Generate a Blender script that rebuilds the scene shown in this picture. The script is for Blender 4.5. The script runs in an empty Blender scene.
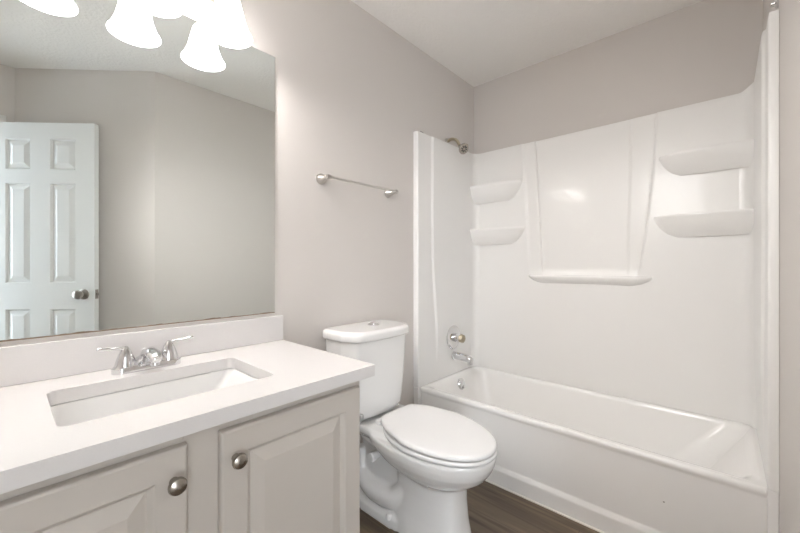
import bpy, bmesh, math, random
from mathutils import Vector, Matrix

# ------------------------------------------------------------------ camera, world, lights, exposure
scn = bpy.context.scene
COL = scn.collection
cam_d = bpy.data.cameras.new('camera')
cam = bpy.data.objects.new('camera', cam_d)
COL.objects.link(cam)
scn.camera = cam
cam_d.sensor_width = 36.0
cam_d.lens = 36.0 * 358.3 / 800.0
cam_d.shift_y = -1.93 / 800.0
cam_d.clip_start = 0.01
cam.location = (0, 0, 1.117)
cam.rotation_euler = (math.radians(90), 0, math.radians(42.205 - 90))

scn.view_settings.view_transform = 'Standard'
scn.view_settings.look = 'None'
scn.view_settings.gamma = 1.0
scn.view_settings.use_curve_mapping = False
scn.view_settings.exposure = 0.21
scn.cycles.max_bounces = 12
scn.cycles.diffuse_bounces = 7
scn.cycles.glossy_bounces = 6

wd = bpy.data.worlds.new('world')
scn.world = wd
wd.use_nodes = True
wd.node_tree.nodes['Background'].inputs[0].default_value = (0.80, 0.90, 1.0, 1)
wd.node_tree.nodes['Background'].inputs[1].default_value = 9.0

LAMP_POINT = 4.2       # watts of each bulb
LAMP_COL = (1.0, 0.955, 0.945)
SHADE_EMIT = 7.6
HALL_W = 28.0
FILL_W = 3.6

def area(name, loc, target, sx, sy, w, col):
    l = bpy.data.lights.new(name, 'AREA')
    l.shape = 'RECTANGLE'; l.size = sx; l.size_y = sy; l.energy = w; l.color = col
    o = bpy.data.objects.new(name, l); COL.objects.link(o)
    o.location = loc
    o.rotation_euler = (Vector(target) - Vector(loc)).to_track_quat('-Z', 'Y').to_euler()
    return o
# daylight reaching the bathroom through its doorway from the hall
area('hall_daylight', (-1.05, -1.85, 1.45), (1.6, 0.7, 1.3), 1.0, 1.9, HALL_W, (0.92, 0.96, 1.0))
# added fill, no lamp stands here: soft, from the entrance side towards the tub
fill = area('added_fill_light', (-0.14, 0.42, 1.85), (2.2, 0.52, 0.9), 0.5, 0.5, FILL_W, (1.0, 0.98, 0.97))
fill.data.spread = math.radians(84)

# ------------------------------------------------------------------ key measures (metres)
WY = 1.388      # vanity wall
BX = 2.350      # wall behind the tub
RY = -0.130     # wall at the foot end of the tub
CH = 2.44       # ceiling
KX = 0.690      # where the 45 degree wall starts
DY = -0.775     # doorway wall
LX = -0.830
CT = 0.803      # counter top height

# ------------------------------------------------------------------ materials
def mat(name, col, rough=0.5, metal=0.0, bump=None, coat=0.0, spec=0.5, var=None):
    m = bpy.data.materials.new(name); m.use_nodes = True
    nt = m.node_tree; b = nt.nodes['Principled BSDF']
    b.inputs['Base Color'].default_value = (*col, 1)
    b.inputs['Roughness'].default_value = rough
    b.inputs['Metallic'].default_value = metal
    b.inputs['Specular IOR Level'].default_value = spec
    if coat: b.inputs['Coat Weight'].default_value = coat; b.inputs['Coat Roughness'].default_value = 0.08
    if var or bump:
        tc = nt.nodes.new('ShaderNodeTexCoord')
    if var:
        sc, amt = var
        n = nt.nodes.new('ShaderNodeTexNoise'); n.inputs['Scale'].default_value = sc; n.inputs['Detail'].default_value = 4
        nt.links.new(tc.outputs['Object'], n.inputs['Vector'])
        mx = nt.nodes.new('ShaderNodeMixRGB'); 
        mx.inputs[1].default_value = (*[c * (1 - amt) for c in col], 1)
        mx.inputs[2].default_value = (*[min(1, c * (1 + amt)) for c in col], 1)
        nt.links.new(n.outputs['Fac'], mx.inputs[0]); nt.links.new(mx.outputs[0], b.inputs['Base Color'])
    if bump:
        sc, st, dist = bump
        n = nt.nodes.new('ShaderNodeTexNoise'); n.inputs['Scale'].default_value = sc; n.inputs['Detail'].default_value = 5
        nt.links.new(tc.outputs['Object'], n.inputs['Vector'])
        bp = nt.nodes.new('ShaderNodeBump'); bp.inputs['Strength'].default_value = st; bp.inputs['Distance'].default_value = dist
        nt.links.new(n.outputs['Fac'], bp.inputs['Height']); nt.links.new(bp.outputs[0], b.inputs['Normal'])
    return m

M_wall = mat('wall_paint', (0.67, 0.635, 0.605), 0.75, bump=(140, 0.12, 0.002), spec=0.3)
M_ceil = mat('ceiling_texture', (0.90, 0.885, 0.86), 0.9, spec=0.2)
nt = M_ceil.node_tree
tc = nt.nodes.new('ShaderNodeTexCoord')
n1 = nt.nodes.new('ShaderNodeTexNoise'); n1.inputs['Scale'].default_value = 55; n1.inputs['Detail'].default_value = 3
n2 = nt.nodes.new('ShaderNodeTexVoronoi'); n2.inputs['Scale'].default_value = 75
rp = nt.nodes.new('ShaderNodeValToRGB'); rp.color_ramp.elements[0].position = 0.42; rp.color_ramp.elements[1].position = 0.62
ad = nt.nodes.new('ShaderNodeMath'); ad.operation = 'ADD'
bp = nt.nodes.new('ShaderNodeBump'); bp.inputs['Strength'].default_value = 0.27; bp.inputs['Distance'].default_value = 0.004
nt.links.new(tc.outputs['Object'], n1.inputs['Vector']); nt.links.new(tc.outputs['Object'], n2.inputs['Vector'])
nt.links.new(n1.outputs['Fac'], rp.inputs[0]); nt.links.new(rp.outputs[0], ad.inputs[0]); nt.links.new(n2.outputs['Distance'], ad.inputs[1])
nt.links.new(ad.outputs[0], bp.inputs['Height']); nt.links.new(bp.outputs[0], nt.nodes['Principled BSDF'].inputs['Normal'])

M_trim = mat('trim_paint', (0.80, 0.79, 0.77), 0.35)
M_door = mat('door_paint', (0.80, 0.81, 0.80), 0.38)
M_cab = mat('cabinet_paint', (0.57, 0.53, 0.485), 0.38, bump=(300, 0.03, 0.001))
M_quartz = mat('white_quartz', (0.73, 0.71, 0.70), 0.22, coat=0.2, var=(260, 0.025))
M_porc = mat('porcelain', (0.84, 0.835, 0.825), 0.08, coat=0.5)
M_seat = mat('seat_plastic', (0.84, 0.835, 0.83), 0.22)
M_acr = mat('tub_acrylic', (0.87, 0.86, 0.84), 0.22, coat=0.25)
M_sur = mat('surround_acrylic', (0.835, 0.825, 0.805), 0.30, coat=0.12, bump=(5, 0.06, 0.01))
M_chrome = mat('chrome', (0.74, 0.74, 0.75), 0.07, 1.0)
M_nickel = mat('brushed_nickel', (0.62, 0.60, 0.57), 0.28, 1.0)
M_knob = mat('knob_nickel', (0.42, 0.39, 0.35), 0.26, 1.0)
M_dark = mat('dark_slot', (0.02, 0.02, 0.02), 0.6)
M_brass = mat('tarnished_brass', (0.50, 0.44, 0.33), 0.3, 1.0)
M_steel = mat('braided_steel', (0.5, 0.5, 0.5), 0.4, 1.0, bump=(400, 0.5, 0.002))
M_caulk = mat('white_caulk', (0.80, 0.77, 0.72), 0.6)
M_hinge = mat('door_metal', (0.38, 0.36, 0.33), 0.3, 1.0)

# mirror with worn silvering along the bottom edge
M_mirror = bpy.data.materials.new('mirror_silver'); M_mirror.use_nodes = True
nt = M_mirror.node_tree; b = nt.nodes['Principled BSDF']
b.inputs['Metallic'].default_value = 1; b.inputs['Roughness'].default_value = 0.0
tc = nt.nodes.new('ShaderNodeTexCoord'); sp = nt.nodes.new('ShaderNodeSeparateXYZ')
nz = nt.nodes.new('ShaderNodeTexNoise'); nz.inputs['Scale'].default_value = 11; nz.inputs['Detail'].default_value = 4
mp = nt.nodes.new('ShaderNodeMapRange'); mp.inputs[1].default_value = 0.0; mp.inputs[2].default_value = 0.009
mp.inputs[3].default_value = 0.56; mp.inputs[4].default_value = 0.16
gt = nt.nodes.new('ShaderNodeMath'); gt.operation = 'SUBTRACT'
st = nt.nodes.new('ShaderNodeMath'); st.operation = 'MULTIPLY'; st.inputs[1].default_value = 18; st.use_clamp = True
mx = nt.nodes.new('ShaderNodeMixRGB'); mx.inputs[1].default_value = (0.93, 0.98, 0.975, 1); mx.inputs[2].default_value = (0.20, 0.14, 0.09, 1)
ms = nt.nodes.new('ShaderNodeMath'); ms.operation = 'SUBTRACT'; ms.inputs[0].default_value = 1
nt.links.new(tc.outputs['Object'], sp.inputs[0]); nt.links.new(tc.outputs['Object'], nz.inputs['Vector'])
nt.links.new(sp.outputs[2], mp.inputs[0]); nt.links.new(mp.outputs[0], gt.inputs[0]); nt.links.new(nz.outputs['Fac'], gt.inputs[1])
nt.links.new(gt.outputs[0], st.inputs[0]); nt.links.new(st.outputs[0], mx.inputs[0]); nt.links.new(st.outputs[0], ms.inputs[1])
nt.links.new(mx.outputs[0], b.inputs['Base Color']); nt.links.new(ms.outputs[0], b.inputs['Metallic'])
nt.links.new(st.outputs[0], b.inputs['Roughness'])

# vinyl plank floor, planks along Y
M_floor = bpy.data.materials.new('vinyl_plank'); M_floor.use_nodes = True
nt = M_floor.node_tree; b = nt.nodes['Principled BSDF']; b.inputs['Roughness'].default_value = 0.42
tc = nt.nodes.new('ShaderNodeTexCoord')
mpn = nt.nodes.new('ShaderNodeMapping'); mpn.inputs['Rotation'].default_value[2] = math.pi / 2
br = nt.nodes.new('ShaderNodeTexBrick'); br.inputs['Scale'].default_value = 1.0
br.inputs['Brick Width'].default_value = 1.22; br.inputs['Row Height'].default_value = 0.18
br.inputs['Mortar Size'].default_value = 0.0012; br.inputs['Mortar Smooth'].default_value = 0.3
br.inputs['Color1'].default_value = (0.145, 0.105, 0.069, 1); br.inputs['Color2'].default_value = (0.195, 0.145, 0.097, 1)
br.inputs['Mortar'].default_value = (0.07, 0.055, 0.045, 1); br.offset = 0.37
mp2 = nt.nodes.new('ShaderNodeMapping'); mp2.inputs['Scale'].default_value = (20, 1.6, 1)
gn = nt.nodes.new('ShaderNodeTexNoise'); gn.inputs['Scale'].default_value = 1.0; gn.inputs['Detail'].default_value = 8; gn.inputs['Distortion'].default_value = 1.2
rp = nt.nodes.new('ShaderNodeValToRGB'); rp.color_ramp.elements[0].position = 0.30; rp.color_ramp.elements[0].color = (0.42, 0.40, 0.38, 1)
rp.color_ramp.elements[1].position = 0.70; rp.color_ramp.elements[1].color = (1.35, 1.35, 1.35, 1)
ml = nt.nodes.new('ShaderNodeMixRGB'); ml.blend_type = 'MULTIPLY'; ml.inputs[0].default_value = 1
nt.links.new(tc.outputs['Object'], mpn.inputs[0]); nt.links.new(mpn.outputs[0], br.inputs['Vector'])
nt.links.new(tc.outputs['Object'], mp2.inputs[0]); nt.links.new(mp2.outputs[0], gn.inputs['Vector'])
nt.links.new(gn.outputs['Fac'], rp.inputs[0]); nt.links.new(br.outputs['Color'], ml.inputs[1]); nt.links.new(rp.outputs[0], ml.inputs[2])
nt.links.new(ml.outputs[0], b.inputs['Base Color'])

def emis(name, col, strength, base=(0.9, 0.9, 0.88), rough=0.3):
    m = mat(name, base, rough); b = m.node_tree.nodes['Principled BSDF']
    b.inputs['Emission Color'].default_value = (*col, 1); b.inputs['Emission Strength'].default_value = strength
    return m
M_shade = emis('lit_frosted_glass', LAMP_COL, SHADE_EMIT)
M_bulb = emis('lit_bulb', LAMP_COL, 19.0)

# ------------------------------------------------------------------ mesh helpers (all coordinates are room coordinates)
def wloc(o):
    v = Vector((0, 0, 0))
    while o: v += o.location; o = o.parent
    return v

def obj(name, bm, m, parent=None, base=None, smooth=35, kind=None, label=None, mods=None):
    bmesh.ops.recalc_face_normals(bm, faces=bm.faces)
    off = wloc(parent) if parent else Vector(base or (0, 0, 0))
    bmesh.ops.translate(bm, verts=bm.verts, vec=-off)
    me = bpy.data.meshes.new(name); bm.to_mesh(me); bm.free()
    if smooth:
        me.polygons.foreach_set('use_smooth', [True] * len(me.polygons))
        me.set_sharp_from_angle(angle=math.radians(smooth))
    me.materials.append(m)
    o = bpy.data.objects.new(name, me); COL.objects.link(o)
    if smooth and name != 'bowl':
        wn = o.modifiers.new('weighted', 'WEIGHTED_NORMAL'); wn.mode = 'FACE_AREA'; wn.keep_sharp = True; wn.weight = 80
    if parent: o.parent = parent
    else: o.location = off
    if kind: o['kind'] = kind
    if label: o['label'] = label
    return o

def thing(name, label, cat, loc, group=None):
    o = bpy.data.objects.new(name, None); COL.objects.link(o)
    o.location = loc; o.empty_display_size = 0.05
    o['label'] = label; o['category'] = cat
    if group: o['group'] = group
    return o

def tag(o, label, cat, group=None):
    o['label'] = label; o['category'] = cat
    if group: o['group'] = group
    return o

def box(bm, x0, x1, y0, y1, z0, z1, bev=0.0, seg=2, M=None):
    t = bmesh.new()
    r = bmesh.ops.create_cube(t, size=1)
    bmesh.ops.scale(t, vec=(x1 - x0, y1 - y0, z1 - z0), verts=t.verts)
    bmesh.ops.translate(t, vec=((x0 + x1) / 2, (y0 + y1) / 2, (z0 + z1) / 2), verts=t.verts)
    if bev: bmesh.ops.bevel(t, geom=t.edges[:], offset=bev, segments=seg, profile=0.5, affect='EDGES', clamp_overlap=True)
    if M is not None: bmesh.ops.transform(t, matrix=M, verts=t.verts)
    merge(bm, t)

def merge(bm, t):
    me = bpy.data.meshes.new('tmp'); t.to_mesh(me); t.free(); bm.from_mesh(me); bpy.data.meshes.remove(me)

def loft(bm, loops, cap0=True, cap1=True, closed=True, M=None):
    t = bmesh.new(); rows = [[t.verts.new(p) for p in L] for L in loops]
    n = len(rows[0])
    for a, b_ in zip(rows, rows[1:]):
        for i in range(n if closed else n - 1):
            j = (i + 1) % n
            try: t.faces.new((a[i], a[j], b_[j], b_[i]))
            except ValueError: pass
    if cap0: t.faces.new(rows[0])
    if cap1: t.faces.new(list(reversed(rows[-1])))
    if M is not None: bmesh.ops.transform(t, matrix=M, verts=t.verts)
    bmesh.ops.recalc_face_normals(t, faces=t.faces)
    merge(bm, t)

def lathe(bm, prof, M, n=32):
    """prof: (radius, height) pairs, spun about local Z, then moved by M; a radius of 0 closes the end"""
    t = bmesh.new(); rows = []
    for r, h in prof:
        if r < 1e-6: rows.append([t.verts.new((0, 0, h))])
        else: rows.append([t.verts.new((r * math.cos(2 * math.pi * i / n), r * math.sin(2 * math.pi * i / n), h)) for i in range(n)])
    for a, b_ in zip(rows, rows[1:]):
        for i in range(n):
            j = (i + 1) % n
            if len(a) == 1 and len(b_) == 1: continue
            if len(a) == 1: t.faces.new((a[0], b_[j], b_[i]))
            elif len(b_) == 1: t.faces.new((a[i], a[j], b_[0]))
            else: t.faces.new((a[i], a[j], b_[j], b_[i]))
    bmesh.ops.transform(t, matrix=M, verts=t.verts)
    bmesh.ops.recalc_face_normals(t, faces=t.faces)
    merge(bm, t)

def axis(p, d):
    """matrix that puts local Z along d at p"""
    return Matrix.Translation(Vector(p)) @ Vector(d).normalized().to_track_quat('Z', 'Y').to_matrix().to_4x4()

def tube(bm, pts, rad, n=16, sub=6):
    P = [Vector(p) for p in pts]
    R = rad if isinstance(rad, (list, tuple)) else [rad] * len(P)
    out, rr = [], []
    for i in range(len(P) - 1):
        p0 = P[max(i - 1, 0)]; p1 = P[i]; p2 = P[i + 1]; p3 = P[min(i + 2, len(P) - 1)]
        for k in range(sub):
            t = k / sub
            out.append(0.5 * ((2 * p1) + (p2 - p0) * t + (2 * p0 - 5 * p1 + 4 * p2 - p3) * t * t + (3 * p1 - p0 - 3 * p2 + p3) * t ** 3))
            rr.append(R[i] * (1 - t) + R[i + 1] * t)
    out.append(P[-1]); rr.append(R[-1])
    loops = []; up = Vector((0, 0, 1)); prev = None
    for i, p in enumerate(out):
        d = (out[min(i + 1, len(out) - 1)] - out[max(i - 1, 0)]).normalized()
        if prev is None:
            s = d.cross(up)
            if s.length < 1e-3: s = d.cross(Vector((1, 0, 0)))
        else: s = prev - d * prev.dot(d)
        s.normalize(); prev = s; w = d.cross(s)
        loops.append([p + (s * math.cos(2 * math.pi * k / n) + w * math.sin(2 * math.pi * k / n)) * rr[i] for k in range(n)])
    loft(bm, loops)

def rrect(x0, x1, y0, y1, r, z, n=8):
    r = min(r, (x1 - x0) / 2 - 1e-4, (y1 - y0) / 2 - 1e-4); L = []
    for cx, cy, a0 in ((x1 - r, y1 - r, 0), (x0 + r, y1 - r, 90), (x0 + r, y0 + r, 180), (x1 - r, y0 + r, 270)):
        for k in range(n + 1):
            a = math.radians(a0 + 90 * k / n); L.append((cx + r * math.cos(a), cy + r * math.sin(a), z))
    return L

def slab_with_hole(bm, outer, inner, z0, z1):
    t = bmesh.new()
    for L in (outer, inner):
        vs = [t.verts.new((p[0], p[1], z1)) for p in L]
        for i in range(len(vs)): t.edges.new((vs[i], vs[(i + 1) % len(vs)]))
    bmesh.ops.triangle_fill(t, edges=t.edges[:], use_beauty=True)
    ext = bmesh.ops.extrude_face_region(t, geom=t.faces[:])
    bmesh.ops.translate(t, vec=(0, 0, z0 - z1), verts=[g for g in ext['geom'] if isinstance(g, bmesh.types.BMVert)])
    bmesh.ops.recalc_face_normals(t, faces=t.faces)
    merge(bm, t)

def sstep(a, b, x):
    t = max(0, min(1, (x - a) / (b - a))); return t * t * (3 - 2 * t)

def prism(pts, z0, z1, bm):
    loft(bm, [[(x, y, z0) for x, y in pts], [(x, y, z1) for x, y in pts]])

# ------------------------------------------------------------------ room shell
T = 0.10
room = [(LX, DY), (0.045, DY), (KX, RY), (BX, RY), (BX, WY), (-0.19, WY), (-0.19, 0.70), (LX, 0.70)]
bm = bmesh.new(); box(bm, LX - T - 0.8, BX + T, -2.4, WY + T, -0.08, 0)
obj('floor', bm, M_floor, smooth=0, kind='structure')
bm = bmesh.new(); box(bm, LX - T - 0.8, BX + T, -2.4, WY + T, CH, CH + 0.08)
obj('ceiling', bm, M_ceil, smooth=0, kind='structure')
def wall(name, pts, z0=0, z1=CH):
    bm = bmesh.new(); prism(pts, z0, z1, bm)
    return obj(name, bm, M_wall, smooth=0, kind='structure')
wall('wall_vanity', [(-0.19 - T, WY), (BX + T, WY), (BX + T, WY + T), (-0.19 - T, WY + T)])
wall('wall_back', [(BX, RY - T), (BX + T, RY - T), (BX + T, WY), (BX, WY)])
wall('wall_right', [(KX, RY), (BX, RY), (BX, RY - T), (KX + 0.04, RY - T)])
wall('wall_diagonal', [(0.045, DY), (KX, RY), (KX + 0.04, RY - T), (0.085, DY - T)])
wall('wall_left', [(LX - T, DY), (LX, DY), (LX, 0.70), (LX - T, 0.70)])
wall('wall_wing', [(LX - T, 0.70), (-0.19, 0.70), (-0.19, WY), (-0.29, WY), (-0.29, 0.80), (LX - T, 0.80)])
# doorway wall: two short piers and a header, one mesh
OX0, OX1, OZ = -0.745, -0.055, 2.045
bm = bmesh.new()
prism([(LX - T, DY - T), (OX0, DY - T), (OX0, DY), (LX - T, DY)], 0, CH, bm)
prism([(OX1, DY - T), (0.085, DY - T), (0.045, DY), (OX1, DY)], 0, CH, bm)
prism([(OX0, DY - T), (OX1, DY - T), (OX1, DY), (OX0, DY)], OZ, CH, bm)
obj('wall_doorway', bm, M_wall, smooth=0, kind='structure')
# hall beyond the doorway
wall('wall_hall_far', [(LX - T - 0.8, -2.4), (1.2, -2.4), (1.2, -2.3), (LX - T - 0.8, -2.3)])
wall('wall_hall_right', [(1.1, -2.3), (1.2, -2.3), (1.2, DY - T), (1.1, DY - T)])
# casing round the doorway
bm = bmesh.new(); CW = 0.057
box(bm, OX1 + 0.004, OX1 + 0.004 + CW, DY, DY + 0.016, 0, OZ + CW, 0.003)
box(bm, OX0 - 0.004 - CW, OX0 - 0.004, DY, DY + 0.016, 0, OZ + CW, 0.003)
box(bm, OX0 - 0.004, OX1 + 0.004, DY, DY + 0.016, OZ + 0.002, OZ + CW, 0.003)
box(bm, OX1 - 0.014, OX1, DY - T, DY + 0.004, 0, OZ, 0.001)
box(bm, OX0, OX0 + 0.014, DY - T, DY + 0.004, 0, OZ, 0.001)
obj('trim_1', bm, M_trim, kind='structure')
# baseboards
def baseboard(name, a, b, h=0.085, t=0.013):
    a, b = Vector(a), Vector(b); d = (b - a).normalized(); nrm = Vector((-d.y, d.x))
    prof = [(0, 0), (t, 0), (t, h - 0.02), (t * 0.45, h - 0.006), (t * 0.4, h), (0, h)]
    bm = bmesh.new()
    loft(bm, [[(p.x + nrm.x * u, p.y + nrm.y * u, z) for u, z in prof] for p in (a, b)])
    return obj(name, bm, M_trim, kind='structure', smooth=20)
baseboard('baseboard_vanity', (1.640, WY), (0.765, WY))
baseboard('baseboard_right', (KX + 0.01, RY), (1.640, RY))
baseboard('baseboard_diagonal', (0.075, DY + 0.03), (KX - 0.005, RY - 0.005))
baseboard('baseboard_left', (LX, 0.69), (LX, DY + 0.02))

# ------------------------------------------------------------------ open door (seen in the mirror)
HP = Vector((-0.077, -0.728, 0))                 # hinge end
dd = Vector((0.704, 0.710, 0)).normalized()      # along the door
nn = Vector((dd.y, -dd.x, 0))                    # towards the diagonal wall
DM = Matrix(((dd.x, nn.x, 0, HP.x), (dd.y, nn.y, 0, HP.y), (0, 0, 1, 0), (0, 0, 0, 1)))
DW, DH, DTk = 0.662, 2.03, 0.035
cols = [(0.112, 0.264), (0.387, 0.544)]
rows = [(0.22, 0.83), (1.00, 1.64), (1.73, 1.925)]
def panelled(bm, W, z0, z1, rects, thick, M, rec=0.011, bev=0.030):
    """slab in local x,z; both faces carry recessed and raised panels"""
    t = bmesh.new()
    xs = sorted({0, W, *[v for r in rects for v in r[:2]]}); zs = sorted({z0, z1, *[v for r in rects for v in r[2:]]})
    for side, yy in ((1, 0.0), (-1, thick)):
        for i in range(len(xs) - 1):
            for j in range(len(zs) - 1):
                cx, cz = (xs[i] + xs[i + 1]) / 2, (zs[j] + zs[j + 1]) / 2
                inr = any(r[0] < cx < r[1] and r[2] < cz < r[3] for r in rects)
                if not inr:
                    t.faces.new([t.verts.new(p) for p in ((xs[i], yy, zs[j]), (xs[i + 1], yy, zs[j]), (xs[i + 1], yy, zs[j + 1]), (xs[i], yy, zs[j + 1]))])
        for r in rects:
            steps = [(0, 0), (0.007, rec), (0.011, rec), (0.011 + bev, 0.002)]
            prev = None
            for o_, dpt in steps:
                y = yy + side * dpt
                L = [t.verts.new(p) for p in ((r[0] + o_, y, r[2] + o_), (r[1] - o_, y, r[2] + o_), (r[1] - o_, y, r[3] - o_), (r[0] + o_, y, r[3] - o_))]
                if prev:
                    for k in range(4): t.faces.new((prev[k], prev[(k + 1) % 4], L[(k + 1) % 4], L[k]))
                prev = L
            t.faces.new(prev)
    for a, b_ in (((0, z0), (W, z0)), ((W, z0), (W, z1)), ((W, z1), (0, z1)), ((0, z1), (0, z0))):
        t.faces.new([t.verts.new(p) for p in ((a[0], 0, a[1]), (b_[0], 0, b_[1]), (b_[0], thick, b_[1]), (a[0], thick, a[1]))])
    bmesh.ops.remove_doubles(t, verts=t.verts, dist=1e-5)
    bmesh.ops.transform(t, matrix=M, verts=t.verts)
    bmesh.ops.recalc_face_normals(t, faces=t.faces)
    merge(bm, t)
bm = bmesh.new()
panelled(bm, DW, 0.012, DH, [(c[0], c[1], r[0], r[1]) for c in cols for r in rows], DTk, DM)
door = obj('door_1', bm, M_door, base=HP, smooth=8, kind='structure')
bm = bmesh.new()
kp = [(0, 0), (0.033, 0), (0.033, 0.004), (0.026, 0.008), (0.012, 0.012), (0.011, 0.026), (0.022, 0.032), (0.029, 0.045), (0.026, 0.057), (0.014, 0.063), (0, 0.064)]
lathe(bm, kp, axis(DM @ Vector((DW - 0.065, 0, 0.925)), -nn))
lathe(bm, [(r, h * 0.8) for r, h in kp], axis(DM @ Vector((DW - 0.065, DTk, 0.925)), nn))
obj('door_knob', bm, M_hinge, door)
bm = bmesh.new()
box(bm, DW - 0.001, DW + 0.002, 0.006, 0.029, 0.895, 0.955, 0, M=DM)
box(bm, DW, DW + 0.010, 0.011, 0.024, 0.915, 0.935, 0.002, M=DM)
obj('latch_plate', bm, M_hinge, door)

# ------------------------------------------------------------------ bathtub
bx0, bx1, by0, by1 = 1.678, 2.302, -0.104, 1.354
tub = thing('bathtub', 'white alcove bathtub with a plain apron below the moulded surround', 'bathtub', (1.99, 0.63, 0))
bm = bmesh.new()
def L(xa, xb, ya, yb, r, z): return rrect(xa, xb, ya, yb, r, z, 10)
loops = [L(bx0 - 0.006, bx1, by0, by1, .004, 0.0), L(bx0 - 0.006, bx1, by0, by1, .004, .070), L(bx0 - 0.004, bx1, by0, by1, .004, .080),
         L(bx0 + 0.004, bx1, by0, by1, .004, .092), L(bx0 + 0.006, bx1, by0, by1, .004, .10), L(bx0 + 0.001, bx1, by0, by1, .004, .345),
         L(bx0 - 0.005, bx1, by0, by1, .006, .358), L(bx0 - 0.008, bx1, by0, by1, .008, .368), L(bx0 - 0.006, bx1, by0, by1, .008, .377),
         L(bx0 - 0.001, bx1, by0, by1, .010, .382), L(bx0 + .006, bx1 - .002, by0, by1 - .002, .012, .383),
         L(bx0 + .022, bx1 - .008, by0 + .014, by1 - .014, .03, .383), L(bx0 + .030, bx1 - .013, by0 + .022, by1 - .022, .05, .381),
         L(bx0 + .038, bx1 - .020, by0 + .032, by1 - .030, .07, .372), L(bx0 + .044, bx1 - .026, by0 + .045, by1 - .038, .085, .355),
         L(bx0 + .056, bx1 - .040, by0 + .085, by1 - .060, .10, .30), L(bx0 + .075, bx1 - .062, by0 + .155, by1 - .085, .12, .20),
         L(bx0 + .092, bx1 - .082, by0 + .215, by1 - .105, .13, .12), L(bx0 + .110, bx1 - .100, by0 + .25, by1 - .125, .12, .085),
         L(bx0 + .145, bx1 - .135, by0 + .30, by1 - .165, .10, .066), L(bx0 + .20, bx1 - .20, by0 + .42, by1 - .26, .08, .060)]
loft(bm, loops)
# end flanges that run down the wall at both ends of the apron
box(bm, 1.650, bx0 + .004, by1 - 0.002, WY, 0, .383, .004)
box(bm, bx0 - .004, bx0 + .004, RY, by0 + .002, 0, .383, .004)
obj('tub_shell', bm, M_acr, tub, smooth=50)
bm = bmesh.new(); OV = Vector((2.035, 1.300, .324)); od = Vector((0, -1, .30))
lathe(bm, [(0, -.01), (.030, -.006), (.036, 0), (.036, .006), (.030, .013), (.016, .016), (0, .017)], axis(OV, od))
box(bm, -.006, .006, -.030, -.012, .012, .022, .002, M=axis(OV, od))
obj('overflow_plate', bm, M_chrome, tub)
bm = bmesh.new()
lathe(bm, [(0, .0), (.034, 0), (.034, .004), (.024, .006), (0, .004)], axis((2.0, 1.0, .060), (0, 0, 1)))
obj('drain', bm, M_chrome, tub)
bm = bmesh.new()
tube(bm, [(bx0 - .008, by0 + .01, .002), (bx0 - .008, by1 - .01, .002)], .005, 8, 1)
obj('caulk_bead', bm, M_caulk, tub)
bm = bmesh.new()
lathe(bm, [(0, 0), (.004, 0), (.003, .001), (0, .0012)], axis((bx0 + .0045, .172, .215), (-1, 0, 0)), 8)
obj('chip_mark', bm, M_hinge, tub, label='small dark chip in the white apron')

# ------------------------------------------------------------------ surround
sur = thing('tub_surround', 'glossy white moulded shower surround with shelves standing on the bathtub', 'shower surround', (1.99, 0.63, 0.383))
XF = 1.650; XB_ = 2.302; YL = 1.354; YR = -0.104; XFR = 1.672; RC = 0.055
path = []   # (pos, normal into the room, tag, t)
def lin(a, b, n, nrm, tg):
    for i in range(n):
        t = i / n; path.append((Vector(a).lerp(Vector(b), t), Vector(nrm), tg))
lin((XF + .006, YL), (XB_ - RC, YL), 90, (0, -1), 'L')
for i in range(10):
    a = math.radians(90 - 90 * i / 10); path.append((Vector((XB_ - RC + RC * math.cos(a), YL - RC + RC * math.sin(a))), Vector((-math.cos(a), -math.sin(a))), 'C'))
lin((XB_, YL - RC), (XB_, YR + RC), 260, (-1, 0), 'B')
for i in range(10):
    a = math.radians(-90 * i / 10); path.append((Vector((XB_ - RC + RC * math.cos(a), YR + RC + RC * math.sin(a))), Vector((-math.cos(a), -math.sin(a))), 'D'))
lin((XB_ - RC, YR), (XFR + .006, YR), 90, (0, 1), 'R')
path.append((Vector((XFR + .006, YR)), Vector((0, 1)), 'R'))
def ledge_line(z): return z
def off(p, tg, z):
    if tg in 'LR':
        xs = 1.785 + .05 * sstep(1.3, .55, z)
        h = .009 * sstep(.42, .75, z)
        return h * sstep(xs - .005, xs + .010, p.x)
    o = .009
    if tg == 'B':
        y = p.y
        if z > 1.03:
            k = max(0.0, (1.915 - z) / (1.915 - 1.03))
            gl = .905 - .048 * k; rl = .985 - .050 * k
            gr = .268 + .085 * k ** 1.6; rr_ = .375 + .02 * k
            fade = sstep(1.03, 1.09, z)
            o -= .007 * fade * (sstep(rl + .012, rl - .006, y) - sstep(gr + .004, gr - .004, y))
            o -= .004 * fade * math.exp(-((y - gl) / .0035) ** 2)
            o -= .004 * fade * math.exp(-((y - gr) / .0045) ** 2)
            o -= .005 * fade * (sstep(gl + .006, gl - .002, y) - sstep(rr_ + .012, rr_ - .006, y))
    return o
def ztop(p, tg):
    if tg == 'R': return 1.938
    if tg in 'BD' : return 1.914 + .024 * sstep(YR + .055, YR + .0, p.y) 
    return 1.915
bm = bmesh.new(); NZ = 110; Z0 = .384
cols_ = []
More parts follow.
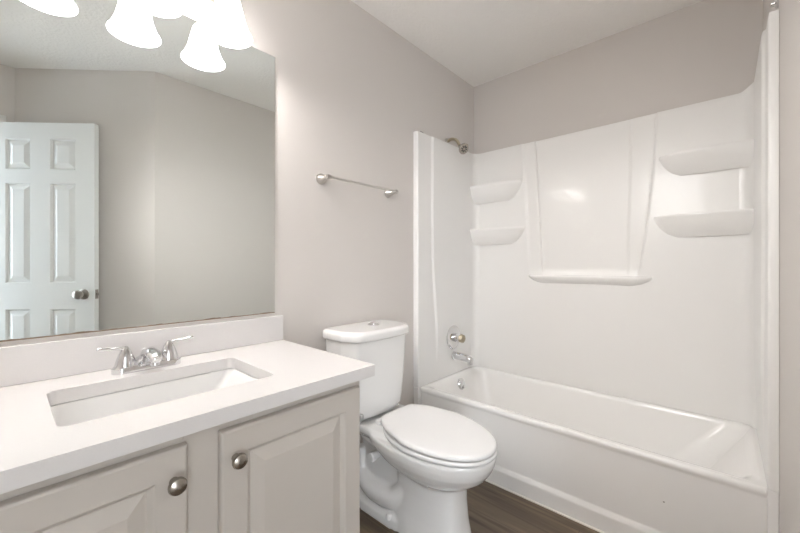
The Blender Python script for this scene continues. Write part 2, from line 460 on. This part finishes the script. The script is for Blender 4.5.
for p, nr, tg in path:
    zt = ztop(p, tg); col = []
    for j in range(NZ + 1):
        z = Z0 + (zt - Z0) * j / NZ
        d = off(p, tg, z)
        if j > NZ - 1: d -= .003
        q_ = p + nr * d
        col.append(bm.verts.new((q_.x, q_.y, z)))
    # back over the top edge to the wall
    w = Vector((min(max(p.x, XF), BX - .001), p.y))
    if tg == 'L': w.y = WY - .001
    elif tg == 'R': w.y = RY + .001
    elif tg == 'B': w.x = BX - .001
    elif tg == 'C': w = Vector((p.x + (BX - .001 - XB_) * (1 - (YL - p.y) / RC if False else (p.x - XB_ + RC) / RC), p.y + (WY - .001 - YL) * (p.y - YL + RC) / RC))
    elif tg == 'D': w = Vector((p.x + (BX - .001 - XB_) * (p.x - XB_ + RC) / RC, p.y - (YR - RY - .001) * (YR + RC - p.y) / RC))
    col.append(bm.verts.new((w.x, w.y, zt)))
    cols_.append(col)
for a, b_ in zip(cols_, cols_[1:]):
    for j in range(NZ + 1): bm.faces.new((a[j], b_[j], b_[j + 1], a[j + 1]))
# front edges returning to the walls
for col, xf, wy in ((cols_[0], XF, WY - .001), (cols_[-1], XFR, RY + .001)):
    prev = col
    for dx, f in ((-.004, .12), (-.006, .3), (-.006, 1.0)):
        nw = []
        for v in col:
            y0 = col[NZ // 2].co.y
            nw.append(bm.verts.new((xf + .006 + dx, y0 + (wy - y0) * f, v.co.z)))
        for j in range(NZ + 1): bm.faces.new((prev[j], prev[j + 1], nw[j + 1], nw[j]))
        prev = nw
surf = obj('surround_panel', bm, M_sur, sur, smooth=40)

def shelf(name, y_in, y_end, z, depth, drop, side):
    """y_in: the end against the side panel, y_end: the rounded free end; side=+1 if the side panel is at larger y"""
    bm = bmesh.new(); loops = []
    xb = XB_ + .004
    levels = [(0.0, 1.0, 1.0), (0.003, 1.02, 1.005), (.010, 1.02, 1.005), (.018, .98, .99), (.035, .90, .965), (.055, .76, .925), (.075, .55, .865), (.090, .34, .79), (1.0, .10, .70)]
    for f, dsc, lsc in levels:
        zz = z - (drop if f == 1.0 else f * drop / .085)
        dd_ = depth * dsc; ye = y_in + (y_end - y_in) * lsc
        pts = [(xb, y_in)]
        yin2 = y_in
        pts.append((xb - dd_ * 0.88, yin2))
        N = 22
        Lh = abs(ye - yin2)
        for i in range(1, N):
            t = i / N
            y = yin2 + (ye - yin2) * t
            sh = 1 - max(0, (t - .45) / .55) ** 2.6 if t > .45 else 1
            sh = max(sh, 0) ** .75
            sh *= .88 + .12 * math.sin(min(t / .45, 1) * math.pi / 2)
            pts.append((xb - dd_ * sh, y))
        pts.append((xb, ye))
        loops.append([(x, y, zz) for x, y in pts])
    top = [(x + (0 if i in (0, len(loops[0]) - 1) else .006), y, z - .0) for i, (x, y, _) in enumerate(loops[0])]
    loft(bm, loops)
    return obj(name, bm, M_acr, sur, smooth=50)
shelf('corner_shelf', YL - .004, 0.985, 1.672, .085, .115, 1)
shelf('corner_shelf', YL - .004, 0.965, 1.366, .085, .105, 1)
shelf('corner_shelf', YR + .004, 0.262, 1.675, .085, .105, -1)
shelf('corner_shelf', YR + .004, 0.285, 1.366, .085, .105, -1)
# central soap ledge
bm = bmesh.new(); loops = []
for f, dep, ins in ((0, .052, 0), (.006, .056, -.002), (.014, .056, -.001), (.026, .050, .012), (.042, .036, .038), (.054, .018, .070), (.058, .004, .085)):
    y0, y1 = .278 + ins, .955 - ins; xb = XB_ + .004; pts = [(xb, y0)]
    N = 30
    for i in range(1, N):
        t = i / N; y = y0 + (y1 - y0) * t
        e = min(1, min(t, 1 - t) / .10); sh = (1 - (1 - e) ** 2.2)
        pts.append((xb - dep * sh, y))
    pts.append((xb, y1))
    loops.append([(x, y, 1.052 - f - .006 * math.sin(math.pi * (y - .278) / .677) * (-1 if f > .04 else 0)) for x, y in pts])
loft(bm, loops)
obj('soap_ledge', bm, M_acr, sur, smooth=50)

# ------------------------------------------------------------------ tub and shower fittings
sp_ = thing('tub_spout', 'chrome tub spout on the end panel above the overflow plate', 'tub spout', (2.02, YL - .009, .51))
bm = bmesh.new()
lathe(bm, [(0, 0), (.026, 0), (.026, .006), (.021, .010), (.020, .014), (0, .014)], axis((2.02, YL - .009, .51), (0, -1, 0)))
obj('collar', bm, M_chrome, sp_)
bm = bmesh.new()
tube(bm, [(2.02, YL - .015, .512), (2.02, YL - .06, .510), (2.02, YL - .11, .506), (2.02, YL - .145, .497)], [.024, .025, .024, .020], 20)
tube(bm, [(2.02, YL - .130, .503), (2.02, YL - .134, .468)], [.018, .017], 20, 2)
obj('spout_body', bm, M_chrome, sp_)

vv = thing('shower_valve', 'round chrome shower valve with a faceted handle above the tub spout', 'shower valve', (2.02, YL - .009, .632))
bm = bmesh.new(); VM = axis((2.012, YL - .009, .632), (0, -1, 0))
lathe(bm, [(0, 0), (.078, 0), (.079, .004), (.073, .009), (.050, .014), (.042, .015), (0, .016)], VM, 48)
obj('escutcheon', bm, M_chrome, vv)
bm = bmesh.new(); lathe(bm, [(0, .01), (.028, .01), (.027, .030), (.020, .036), (.014, .040), (.013, .052), (0, .052)], VM)
obj('valve_stem', bm, M_chrome, vv)
bm = bmesh.new(); lathe(bm, [(0, .050), (.020, .050), (.027, .056), (.029, .066), (.026, .080), (.016, .086), (0, .087)], VM, 8)
obj('handle', bm, M_brass, vv, smooth=0, label='faceted brass coloured handle')

sh = thing('wall_shower', 'small chrome shower head on a bent arm above the surround corner', 'shower head', (2.0, WY, 1.945))
bm = bmesh.new(); lathe(bm, [(0, 0), (.024, 0), (.022, .006), (.011, .010), (0, .010)], axis((2.0, WY, 1.945), (0, -1, 0)))
obj('wall_flange', bm, M_nickel, sh)
bm = bmesh.new(); tube(bm, [(2.0, WY - .004, 1.945), (2.0, WY - .04, 1.953), (2.003, WY - .075, 1.938), (2.008, WY - .100, 1.892)], .0100, 14)
obj('shower_arm', bm, M_brass, sh, label='tarnished yellowish arm')
bm = bmesh.new(); hd = Vector((-.25, -.75, -.55)); hp = Vector((2.008, WY - .098, 1.895))
lathe(bm, [(0, 0), (.012, 0), (.014, .010), (.012, .016), (.020, .026), (.034, .042), (.036, .052), (.033, .056), (.024, .055), (0, .053)], axis(hp, hd), 28)
obj('spray_head', bm, M_knob, sh)
bm = bmesh.new()
for k in range(8):
    a = k * math.pi / 4; box(bm, -.002, .002, .010, .022, .053, .0575, 0, M=axis(hp, hd) @ Matrix.Rotation(a, 4, 'Z'))
obj('spray_slots', bm, M_dark, sh)

for (x, y, z, d, lab) in ((1.722, WY, 1.925, -1, 'dark broken curtain rod bracket stub above the surround by the shower head wall'),
                          (1.700, RY, 1.975, 1, 'chrome curtain rod bracket on the right wall above the surround')):
    o = thing('curtain_rod_bracket', lab, 'rod bracket', (x, y, z))
    bm = bmesh.new()
    if d < 0: tube(bm, [(x - .010, y, z + .008), (x, y - .010, z + .003), (x + .012, y - .014, z - .006)], [.006, .006, .004], 8, 3)
    else: lathe(bm, [(0, 0), (.017, 0), (.017, .005), (.010, .009), (.009, .018), (0, .018)], axis((x, y, z), (0, 1, 0)))
    obj('bracket', bm, M_hinge if d < 0 else M_chrome, o)

# ------------------------------------------------------------------ vanity cabinet
VX0, VX1, VF = -0.170, 0.753, 0.856
cab = thing('vanity_cabinet', 'off white vanity cabinet with raised panel doors under the white countertop', 'cabinet', ((VX0 + VX1) / 2, 1.1, 0))
bm = bmesh.new()
CB = CT - .036
# carcass: sides, bottom, back, face frame, toe kick (open on top so the basin hangs inside)
box(bm, VX0, VX0 + .016, VF, WY - .002, .0, CB, .001); box(bm, VX1 - .016, VX1, VF, WY - .002, .0, CB, .001)
box(bm, VX0 + .016, VX1 - .016, VF + .02, WY - .01, .10, .116); box(bm, VX0 + .016, VX1 - .016, WY - .012, WY - .002, .10, CB)
box(bm, VX0, VX0 + .045, VF - .001, VF + .018, .10, CB, .001); box(bm, VX1 - .045, VX1, VF - .001, VF + .018, .10, CB, .001)
box(bm, .255, .330, VF - .001, VF + .018, .10, CB, .001)
box(bm, VX0, VX1, VF, VF + .018, .715, CB, .001); box(bm, VX0, VX1, VF, VF + .018, .10, .15, .001)
box(bm, VX0 + .016, VX1 - .016, VF + .06, VF + .075, 0, .10)
obj('cabinet_body', bm, M_cab, cab, smooth=20)
def vdoor(x0, x1, knob_x, lab):
    z0, z1 = .125, .740; th = .020; y0 = VF - .002 - th
    t = bmesh.new()
    W = x1 - x0; H = z1 - z0; fr = .062
    # lofted nested rectangles from the back edge, over the front, into the raised panel
    def R(i, y): return [(x0 + i, y, z0 + i), (x1 - i, y, z0 + i), (x1 - i, y, z1 - i), (x0 + i, y, z1 - i)]
    steps = [R(0, y0 + th), R(0, y0 + .006), R(.002, y0 + .002), R(.006, y0), R(fr - .004, y0), R(fr, y0 + .002), R(fr + .004, y0 + .007), R(fr + .008, y0 + .012), R(fr + .011, y0 + .012),
             R(fr + .038, y0 + .002), R(fr + .041, y0 + .001)]
    loft(t, steps)
    d = obj('cabinet_door', t, M_cab, cab, smooth=16, label=lab)
    kb = bmesh.new()
    lathe(kb, [(0, 0), (.009, 0), (.0075, .004), (.0065, .012), (.012, .017), (.0170, .021), (.0175, .025), (.0155, .030), (.009, .0335), (0, .0345)], axis((knob_x, y0, .674), (0, -1, 0)), 32)
    obj('door_knob', kb, M_knob, d)
vdoor(-.148, .258, .232, None)
vdoor(.325, .738, .356, None)

# ------------------------------------------------------------------ countertop
ctp = thing('countertop', 'white quartz vanity countertop with a rectangular sink cutout', 'countertop', (.29, 1.1, CT - .036))
CX0, CX1, CY0 = -.187, .782, .815
hx0, hx1, hy0, hy1 = .068, .518, .948, 1.238
bm = bmesh.new()
slab_with_hole(bm, [(CX0, CY0), (CX1, CY0), (CX1, WY - .001), (CX0, WY - .001)], rrect(hx0, hx1, hy0, hy1, .022, 0, 6), CT - .036, CT)
es = [e for e in bm.edges if len(e.link_faces) == 2 and e.calc_face_angle(0) > .9]
bmesh.ops.bevel(bm, geom=es, offset=.002, segments=2, profile=.5, affect='EDGES', clamp_overlap=True)
obj('counter_slab', bm, M_quartz, ctp, smooth=30)
bm = bmesh.new(); box(bm, CX0, CX1 + .000, WY - .021, WY - .001, CT + .0003, CT + .102, .002)
tag(obj('backsplash', bm, M_quartz, base=((CX0 + CX1) / 2, WY, CT), smooth=30), 'low white quartz backsplash strip along the wall under the mirror', 'backsplash')

# ------------------------------------------------------------------ undermount sink
snk = thing('sink', 'white rectangular undermount sink set below the quartz countertop', 'sink', (.293, 1.09, CT - .175))
zt = CT - .036
bm = bmesh.new()
def S(a, b_, c, d, r, z): return rrect(hx0 + a, hx1 - b_, hy0 + c, hy1 - d, r, z, 8)
loops = [S(.062, .082, .05, .05, .03, zt - .139), S(.02, .030, .012, .012, .03, zt - .12), S(-.012, -.012, -.012, -.012, .03, zt - .03), S(-.028, -.028, -.022, -.022, .03, zt - .008), S(-.028, -.028, -.022, -.022, .03, zt - .0005),
         S(-.002, -.002, -.002, -.002, .024, zt - .0005), S(0, .0, 0, 0, .024, zt - .004), S(.003, .020, .002, .002, .024, zt - .03), S(.010, .065, .006, .006, .026, zt - .085),
         S(.020, .092, .012, .012, .028, zt - .112), S(.034, .105, .026, .026, .03, zt - .124), S(.07, .14, .06, .06, .03, zt - .128)]
loft(bm, loops)
obj('basin', bm, M_porc, snk, smooth=60)
bm = bmesh.new(); lathe(bm, [(0, 0), (.022, 0), (.022, .003), (.016, .004), (.015, .002), (0, .003)], axis((.285, 1.10, zt - .1285), (0, 0, 1)))
obj('drain', bm, M_chrome, snk)

# ------------------------------------------------------------------ faucet
FX, FY = .292, 1.298
fc = thing('faucet', 'chrome two handle centerset faucet standing behind the sink', 'faucet', (FX, FY, CT))
bm = bmesh.new()
loft(bm, [rrect(FX - .088, FX + .088, FY - .026, FY + .026, .026, CT), rrect(FX - .088, FX + .088, FY - .026, FY + .026, .026, CT + .014), rrect(FX - .083, FX + .083, FY - .022, FY + .022, .022, CT + .020)])
# sloping shoulders between the spout and the handles
loft(bm, [[(FX - .05, FY - .019, CT + .015), (FX - .05, FY + .019, CT + .015), (FX - .05, FY + .019, CT + .02), (FX - .05, FY - .019, CT + .02)],
          [(FX - .012, FY - .017, CT + .015), (FX - .012, FY + .017, CT + .015), (FX - .012, FY + .010, CT + .044), (FX - .012, FY - .010, CT + .044)],
          [(FX + .012, FY - .017, CT + .015), (FX + .012, FY + .017, CT + .015), (FX + .012, FY + .010, CT + .044), (FX + .012, FY - .010, CT + .044)],
          [(FX + .05, FY - .019, CT + .015), (FX + .05, FY + .019, CT + .015), (FX + .05, FY + .019, CT + .02), (FX + .05, FY - .019, CT + .02)]])
obj('base_plate', bm, M_chrome, fc)
bm = bmesh.new()
lv = []
for (y, z, w, h) in ((FY + .014, CT + .018, .024, .004), (FY + .010, CT + .036, .020, .012), (FY - .006, CT + .050, .018, .015), (FY - .030, CT + .054, .0175, .015), (FY - .056, CT + .052, .0185, .0155), (FY - .078, CT + .046, .0185, .0155), (FY - .092, CT + .040, .014, .011), (FY - .097, CT + .038, .006, .005)):
    lv.append((y, z, w, h))
loops = []
for i, (y, z, w, h) in enumerate(lv):
    a = Vector((0, lv[min(i + 1, len(lv) - 1)][0] - lv[max(i - 1, 0)][0], lv[min(i + 1, len(lv) - 1)][1] - lv[max(i - 1, 0)][1])).normalized()
    u_ = Vector((0, -a.z, a.y)) 
    loops.append([Vector((FX, y, z)) + Vector((1, 0, 0)) * w * math.cos(2 * math.pi * k / 24) + u_ * h * math.sin(2 * math.pi * k / 24) for k in range(24)])
loft(bm, loops)
lathe(bm, [(0, 0), (.011, 0), (.011, .012), (.009, .013), (0, .011)], axis((FX, FY - .078, CT + .036), (0, -.1, -1)), 20)
obj('spout', bm, M_chrome, fc, smooth=60)
for s in (-1, 1):
    hx = FX + s * .055
    bm = bmesh.new(); lathe(bm, [(0, 0), (.027, 0), (.0262, .006), (.0215, .022), (.0145, .040), (.0095, .050), (.006, .055), (0, .057)], axis((hx, FY, CT + .019), (0, 0, 1)), 32)
    h = obj('handle', bm, M_chrome, fc)
    bm = bmesh.new()
    tube(bm, [(hx - s * .004, FY, CT + .066), (hx + s * .012, FY - .002, CT + .071), (hx + s * .038, FY - .006, CT + .074), (hx + s * .058, FY - .008, CT + .077), (hx + s * .066, FY - .009, CT + .078)], [.0055, .0050, .0034, .0048, .003], 12)
    obj('lever', bm, M_chrome, h)

# ------------------------------------------------------------------ mirror
MX0, MX1, MZ0, MZ1 = -.165, .752, .920, 1.978
mir = thing('wall_mirror', 'large frameless wall mirror above the vanity backsplash with worn lower edge', 'mirror', ((MX0 + MX1) / 2, WY, MZ0))
bm = bmesh.new(); box(bm, MX0, MX1, WY - .0055, WY - .0005, MZ0, MZ1, .0008, 1)
obj('mirror_glass', bm, M_mirror, mir, smooth=0)
# loosened backing along the bottom edge
random.seed(4)
bm = bmesh.new(); x = MX0 + .01
box(bm, MX0, MX1, WY - .0045, WY - .0006, MZ0 - .003, MZ0 - .0002)
obj('backing_strip', bm, mat('mirror_backing', (0.28, 0.20, 0.14), .7, var=(60, .5)), mir, smooth=0, label='brown worn backing strip')

# ------------------------------------------------------------------ vanity light
LY = WY - .122
lt = thing('vanity_light', 'three light wall fixture with frosted bell shades above the mirror', 'light fixture', (.30, WY, 2.06))
bm = bmesh.new(); box(bm, .02, .58, WY - .022, WY - .0005, 2.075, 2.155, .006)
obj('back_plate', bm, M_nickel, lt)
SB = 1.906; SO = .014   # rim height
first = None
for sx in (.518, .299, .078):
    bm = bmesh.new()
    tube(bm, [(sx, WY - .02, 2.115), (sx, WY - .06, 2.130), (sx, LY + .02, 2.118), (sx, LY, 2.095), (sx, LY, 2.066)], .007, 12)
    lathe(bm, [(0, .0), (.024, .0), (.027, -.008), (.027, -.034), (.022, -.040), (0, -.040)], axis((sx, LY, 2.066), (0, 0, 1)))
    a = obj('arm', bm, M_nickel, lt)
    bm = bmesh.new()
    prof = [(.026, 2.022), (.031, 2.020), (.036, 2.010), (.041, 1.99), (.0465, 1.965), (.052, 1.940), (.060, 1.918), (.066, 1.903), (.0725, 1.895), (.073, SB), (.070, SB + .0005), (.063, 1.904), (.0565, 1.921), (.0485, 1.942), (.043, 1.966), (.0375, 1.99), (.033, 2.008), (.026, 2.018)]
    lathe(bm, [(r * 1.04, z) for r, z in prof[:9]] + [(.073 * 1.04, 1.892), (.070 * 1.04, 1.8925)] + [(r * 1.04, z) for r, z in prof[11:]], Matrix.Translation((sx, LY, SO)), 40)
    s_ = obj('shade', bm, M_shade, lt, smooth=60, label='lit frosted glass bell shade')
    bm = bmesh.new(); lathe(bm, [(0, 1.925), (.014, 1.929), (.024, 1.942), (.028, 1.958), (.024, 1.977), (.014, 1.999), (.012, 2.018), (0, 2.018)], Matrix.Translation((sx, LY, SO)), 24)
    obj('bulb', bm, M_bulb, lt, smooth=60)
    pl = bpy.data.lights.new('vanity_bulb_light', 'POINT'); pl.energy = LAMP_POINT; pl.color = LAMP_COL; pl.shadow_soft_size = .022
    po = bpy.data.objects.new('vanity_bulb_light', pl); COL.objects.link(po); po.location = (sx, LY, 1.916)

# ------------------------------------------------------------------ towel bar
tb = thing('towel_bar', 'brushed nickel towel bar on the wall above the toilet', 'towel bar', (1.205, WY, 1.513))
for x in (.982, 1.428):
    bm = bmesh.new()
    lathe(bm, [(0, 0), (.025, 0), (.0255, .005), (.023, .014), (.016, .026), (.0095, .042), (.008, .054), (0, .056)], axis((x, WY - .0005, 1.513), (0, -1, 0)))
    lathe(bm, [(0, -.013), (.0085, -.012), (.0105, -.006), (.0105, .006), (.0085, .012), (0, .013)], axis((x, WY - .064, 1.513), (1, 0, 0)))
    obj('post', bm, M_nickel, tb)
bm = bmesh.new(); tube(bm, [(.982, WY - .064, 1.513), (1.428, WY - .064, 1.513)], .0048, 14, 1)
obj('bar', bm, mat('satin_bar', (.70, .68, .65), .32, 1.0), tb)

# ------------------------------------------------------------------ toilet
TX = 1.200
toi = thing('toilet', 'white two piece toilet with closed lid between the vanity and bathtub', 'toilet', (TX, 1.0, 0))
def egg(hw, yf, yb, yc, z, nf=2.0, nb=3.5, n=56, cx=TX):
    L = []
    for k in range(n):
        a = 2 * math.pi * k / n; c, s = math.cos(a), math.sin(a)
        e = nf if s < 0 else nb
        x = hw * math.copysign(abs(c) ** (2 / e), c)
        y = yc + ((yb - yc) if s > 0 else (yc - yf)) * math.copysign(abs(s) ** (2 / e), s)
        L.append((cx + x, y, z))
    return L
bm = bmesh.new()
# bowl
loft(bm, [egg(.080, .775, 1.02, .90, .235, 2.2, 2.4), egg(.100, .750, 1.06, .90, .250, 2.1, 2.4), egg(.130, .705, 1.10, .91, .275, 2.1, 2.4), egg(.155, .668, 1.14, .91, .305, 2.1, 2.6), egg(.171, .646, 1.17, .91, .335, 2.1, 2.8),
          egg(.180, .635, 1.19, .92, .36, 2.1, 3.0), egg(.183, .630, 1.20, .92, .385, 2.1, 3), egg(.181, .632, 1.20, .92, .396, 2.1, 3)])
# front column of the pedestal
loft(bm, [egg(.108, .735, 1.08, .93, 0, 2.8, 3), egg(.106, .737, 1.08, .93, .03, 2.8, 3), egg(.096, .750, 1.07, .93, .10, 2.8, 3), egg(.091, .757, 1.06, .93, .18, 2.8, 3), egg(.094, .757, 1.06, .93, .26, 2.8, 3)])
# rear base and web
loft(bm, [egg(.112, .97, 1.335, 1.13, 0, 4, 4), egg(.110, .97, 1.335, 1.13, .040, 4, 4), egg(.085, .97, 1.32, 1.13, .060, 4, 4), egg(.066, .97, 1.30, 1.12, .16, 4, 4), egg(.062, .97, 1.30, 1.15, .30, 3, 4), egg(.075, .95, 1.30, 1.15, .37, 3, 4)])
# rear deck that carries the tank, flaring into the bowl
loft(bm, [egg(.080, 1.00, 1.28, 1.15, .300, 4, 4), egg(.105, .98, 1.33, 1.16, .340, 4, 4), egg(.138, .96, 1.355, 1.17, .368, 4, 6), egg(.152, .96, 1.36, 1.17, .385, 4, 8), egg(.154, .98, 1.36, 1.17, .405, 4, 8), egg(.152, 1.00, 1.358, 1.17, .411, 4, 8)])
# trapway bulges low on both flanks
for s in (-1, 1):
    tube(bm, [(TX + s * .045, 1.00, .17), (TX + s * .060, 1.05, .115), (TX + s * .064, 1.12, .100), (TX + s * .062, 1.21, .105), (TX + s * .055, 1.28, .15), (TX + s * .045, 1.29, .25)], [.045, .050, .052, .050, .040, .032], 16)
bowl = obj('bowl', bm, M_porc, toi, smooth=60)
rm = bowl.modifiers.new('remesh', 'REMESH'); rm.mode = 'VOXEL'; rm.voxel_size = .0055; rm.use_smooth_shade = True
sm = bowl.modifiers.new('smooth', 'SMOOTH'); sm.factor = .5; sm.iterations = 5
# seat and lid
def ring(bm, hw, yf, yb, zs, yc=.915, nb=3.2, taper=.30, tilt=0):
    Ls = []
    for d, z in zs:
        P = egg(hw - d, yf + d, yb - d, yc, z, 2.12, nb, 96)
        Ls.append([(TX + (x - TX) * (1 - taper * max(0, (y - yc) / (yb - yc)) ** 1.6), y, z_ + tilt * (y - yf)) for x, y, z_ in P])
    loft(bm, Ls)
bm = bmesh.new(); ring(bm, .185, .628, 1.115, [(.006, .397), (.001, .399), (0, .404), (.001, .411), (.006, .414)], nb=5, taper=.42, tilt=.022)
obj('seat', bm, M_seat, toi, smooth=60)
bm = bmesh.new(); ring(bm, .185, .630, 1.120, [(.006, .4165), (.001, .418), (0, .423), (.002, .429), (.007, .433), (.018, .435), (.05, .4365), (.11, .437)], nb=9, taper=.44, tilt=.045)
obj('seat_lid', bm, M_seat, toi, smooth=60)
for s in (-1, 1):
    bm = bmesh.new(); box(bm, TX + s * .075 - .022, TX + s * .075 + .022, 1.120, 1.150, .398, .430, .006)
    obj('lid_hinge', bm, M_seat, toi)
# tank: bowed front, tapered sides
def tankloop(hw, yf, yb, z, bow=.035, r=.045):
    P = []; n = 28
    for i in range(n + 1):
        t = -1 + 2 * i / n
        P.append((TX - .030 + hw * t * .915, yf + bow * abs(t) ** 2.6 + .055 * max(0, (abs(t) - .72) / .28) ** 2.6, z))
    for yy in (yf + .10, yf + .14): P.append((TX - .030 + hw * .915, yy, z))
    h_ = hw * .915; c_ = TX - .030; P += [(c_ + h_, yb - .035, z), (c_ + h_ - .007, yb - .015, z), (c_ + h_ - .018, yb - .004, z), (c_ + h_ - .035, yb, z), (c_ - h_ + .035, yb, z), (c_ - h_ + .018, yb - .004, z), (c_ - h_ + .007, yb - .015, z), (c_ - h_, yb - .035, z)]
    for yy in (yf + .14, yf + .10): P.append((TX - .030 - hw * .915, yy, z))
    return P
bm = bmesh.new()
loft(bm, [tankloop(.150, 1.185, 1.345, .426), tankloop(.176, 1.165, 1.355, .436), tankloop(.186, 1.158, 1.36, .455), tankloop(.194, 1.150, 1.365, .55), tankloop(.203, 1.145, 1.368, .66), tankloop(.211, 1.140, 1.370, .788)])
obj('tank', bm, M_porc, toi, smooth=50)
bm = bmesh.new()
loft(bm, [tankloop(.214, 1.136, 1.372, .780), tankloop(.2205, 1.129, 1.376, .783), tankloop(.2225, 1.127, 1.378, .790), tankloop(.2225, 1.127, 1.378, .808), tankloop(.219, 1.130, 1.376, .818), tankloop(.211, 1.138, 1.370, .8235), tankloop(.198, 1.150, 1.360, .8255)])
obj('tank_lid', bm, M_porc, toi, smooth=60)
bm = bmesh.new(); lathe(bm, [(0, 0), (.030, 0), (.030, .004), (.026, .006), (.024, .004), (.0235, .008), (.020, .010), (0, .0105)], axis((TX + .000, 1.262, .8250), (0, 0, 1)), 36)
box(bm, TX - .001, TX + .001, 1.242, 1.282, .834, .8365)
obj('flush_button', bm, M_chrome, toi)
# chrome coupling, hose and stop valve on the vanity side
bm = bmesh.new(); lathe(bm, [(0, .0), (.009, 0), (.012, .004), (.012, .018), (.008, .024), (0, .024)], axis((TX - .172, 1.158, .448), (0, 0, 1)), 12)
tube(bm, [(TX - .172, 1.158, .450), (TX - .205, 1.22, .38), (TX - .20, 1.30, .24), (TX - .20, 1.34, .19)], .006, 10)
obj('supply_hose', bm, M_steel, toi)
bm = bmesh.new(); lathe(bm, [(0, 0), (.028, 0), (.026, .004), (.009, .006), (.008, .04), (.014, .045), (.014, .065), (0, .066)], axis((TX - .20, WY - .0005, .18), (0, -1, 0)), 20)
obj('stop_valve', bm, M_chrome, toi)
for s in (-1, 1):
    bm = bmesh.new(); lathe(bm, [(0, -.04), (.017, -.04), (.020, .002), (.020, .012), (.017, .016), (0, .018)], axis((TX + s * .110, 1.15, .270), (s, 0, 0)), 24)
    obj('anchor_cap', bm, M_seat, toi, label='round white cap on the flank')
    bm = bmesh.new(); lathe(bm, [(0, -.004), (.015, -.004), (.014, .008), (.009, .014), (0, .016)], axis((TX + s * .100, 1.06, .040), (0, 0, 1)), 20)
    obj('bolt_cap', bm, M_seat, toi)
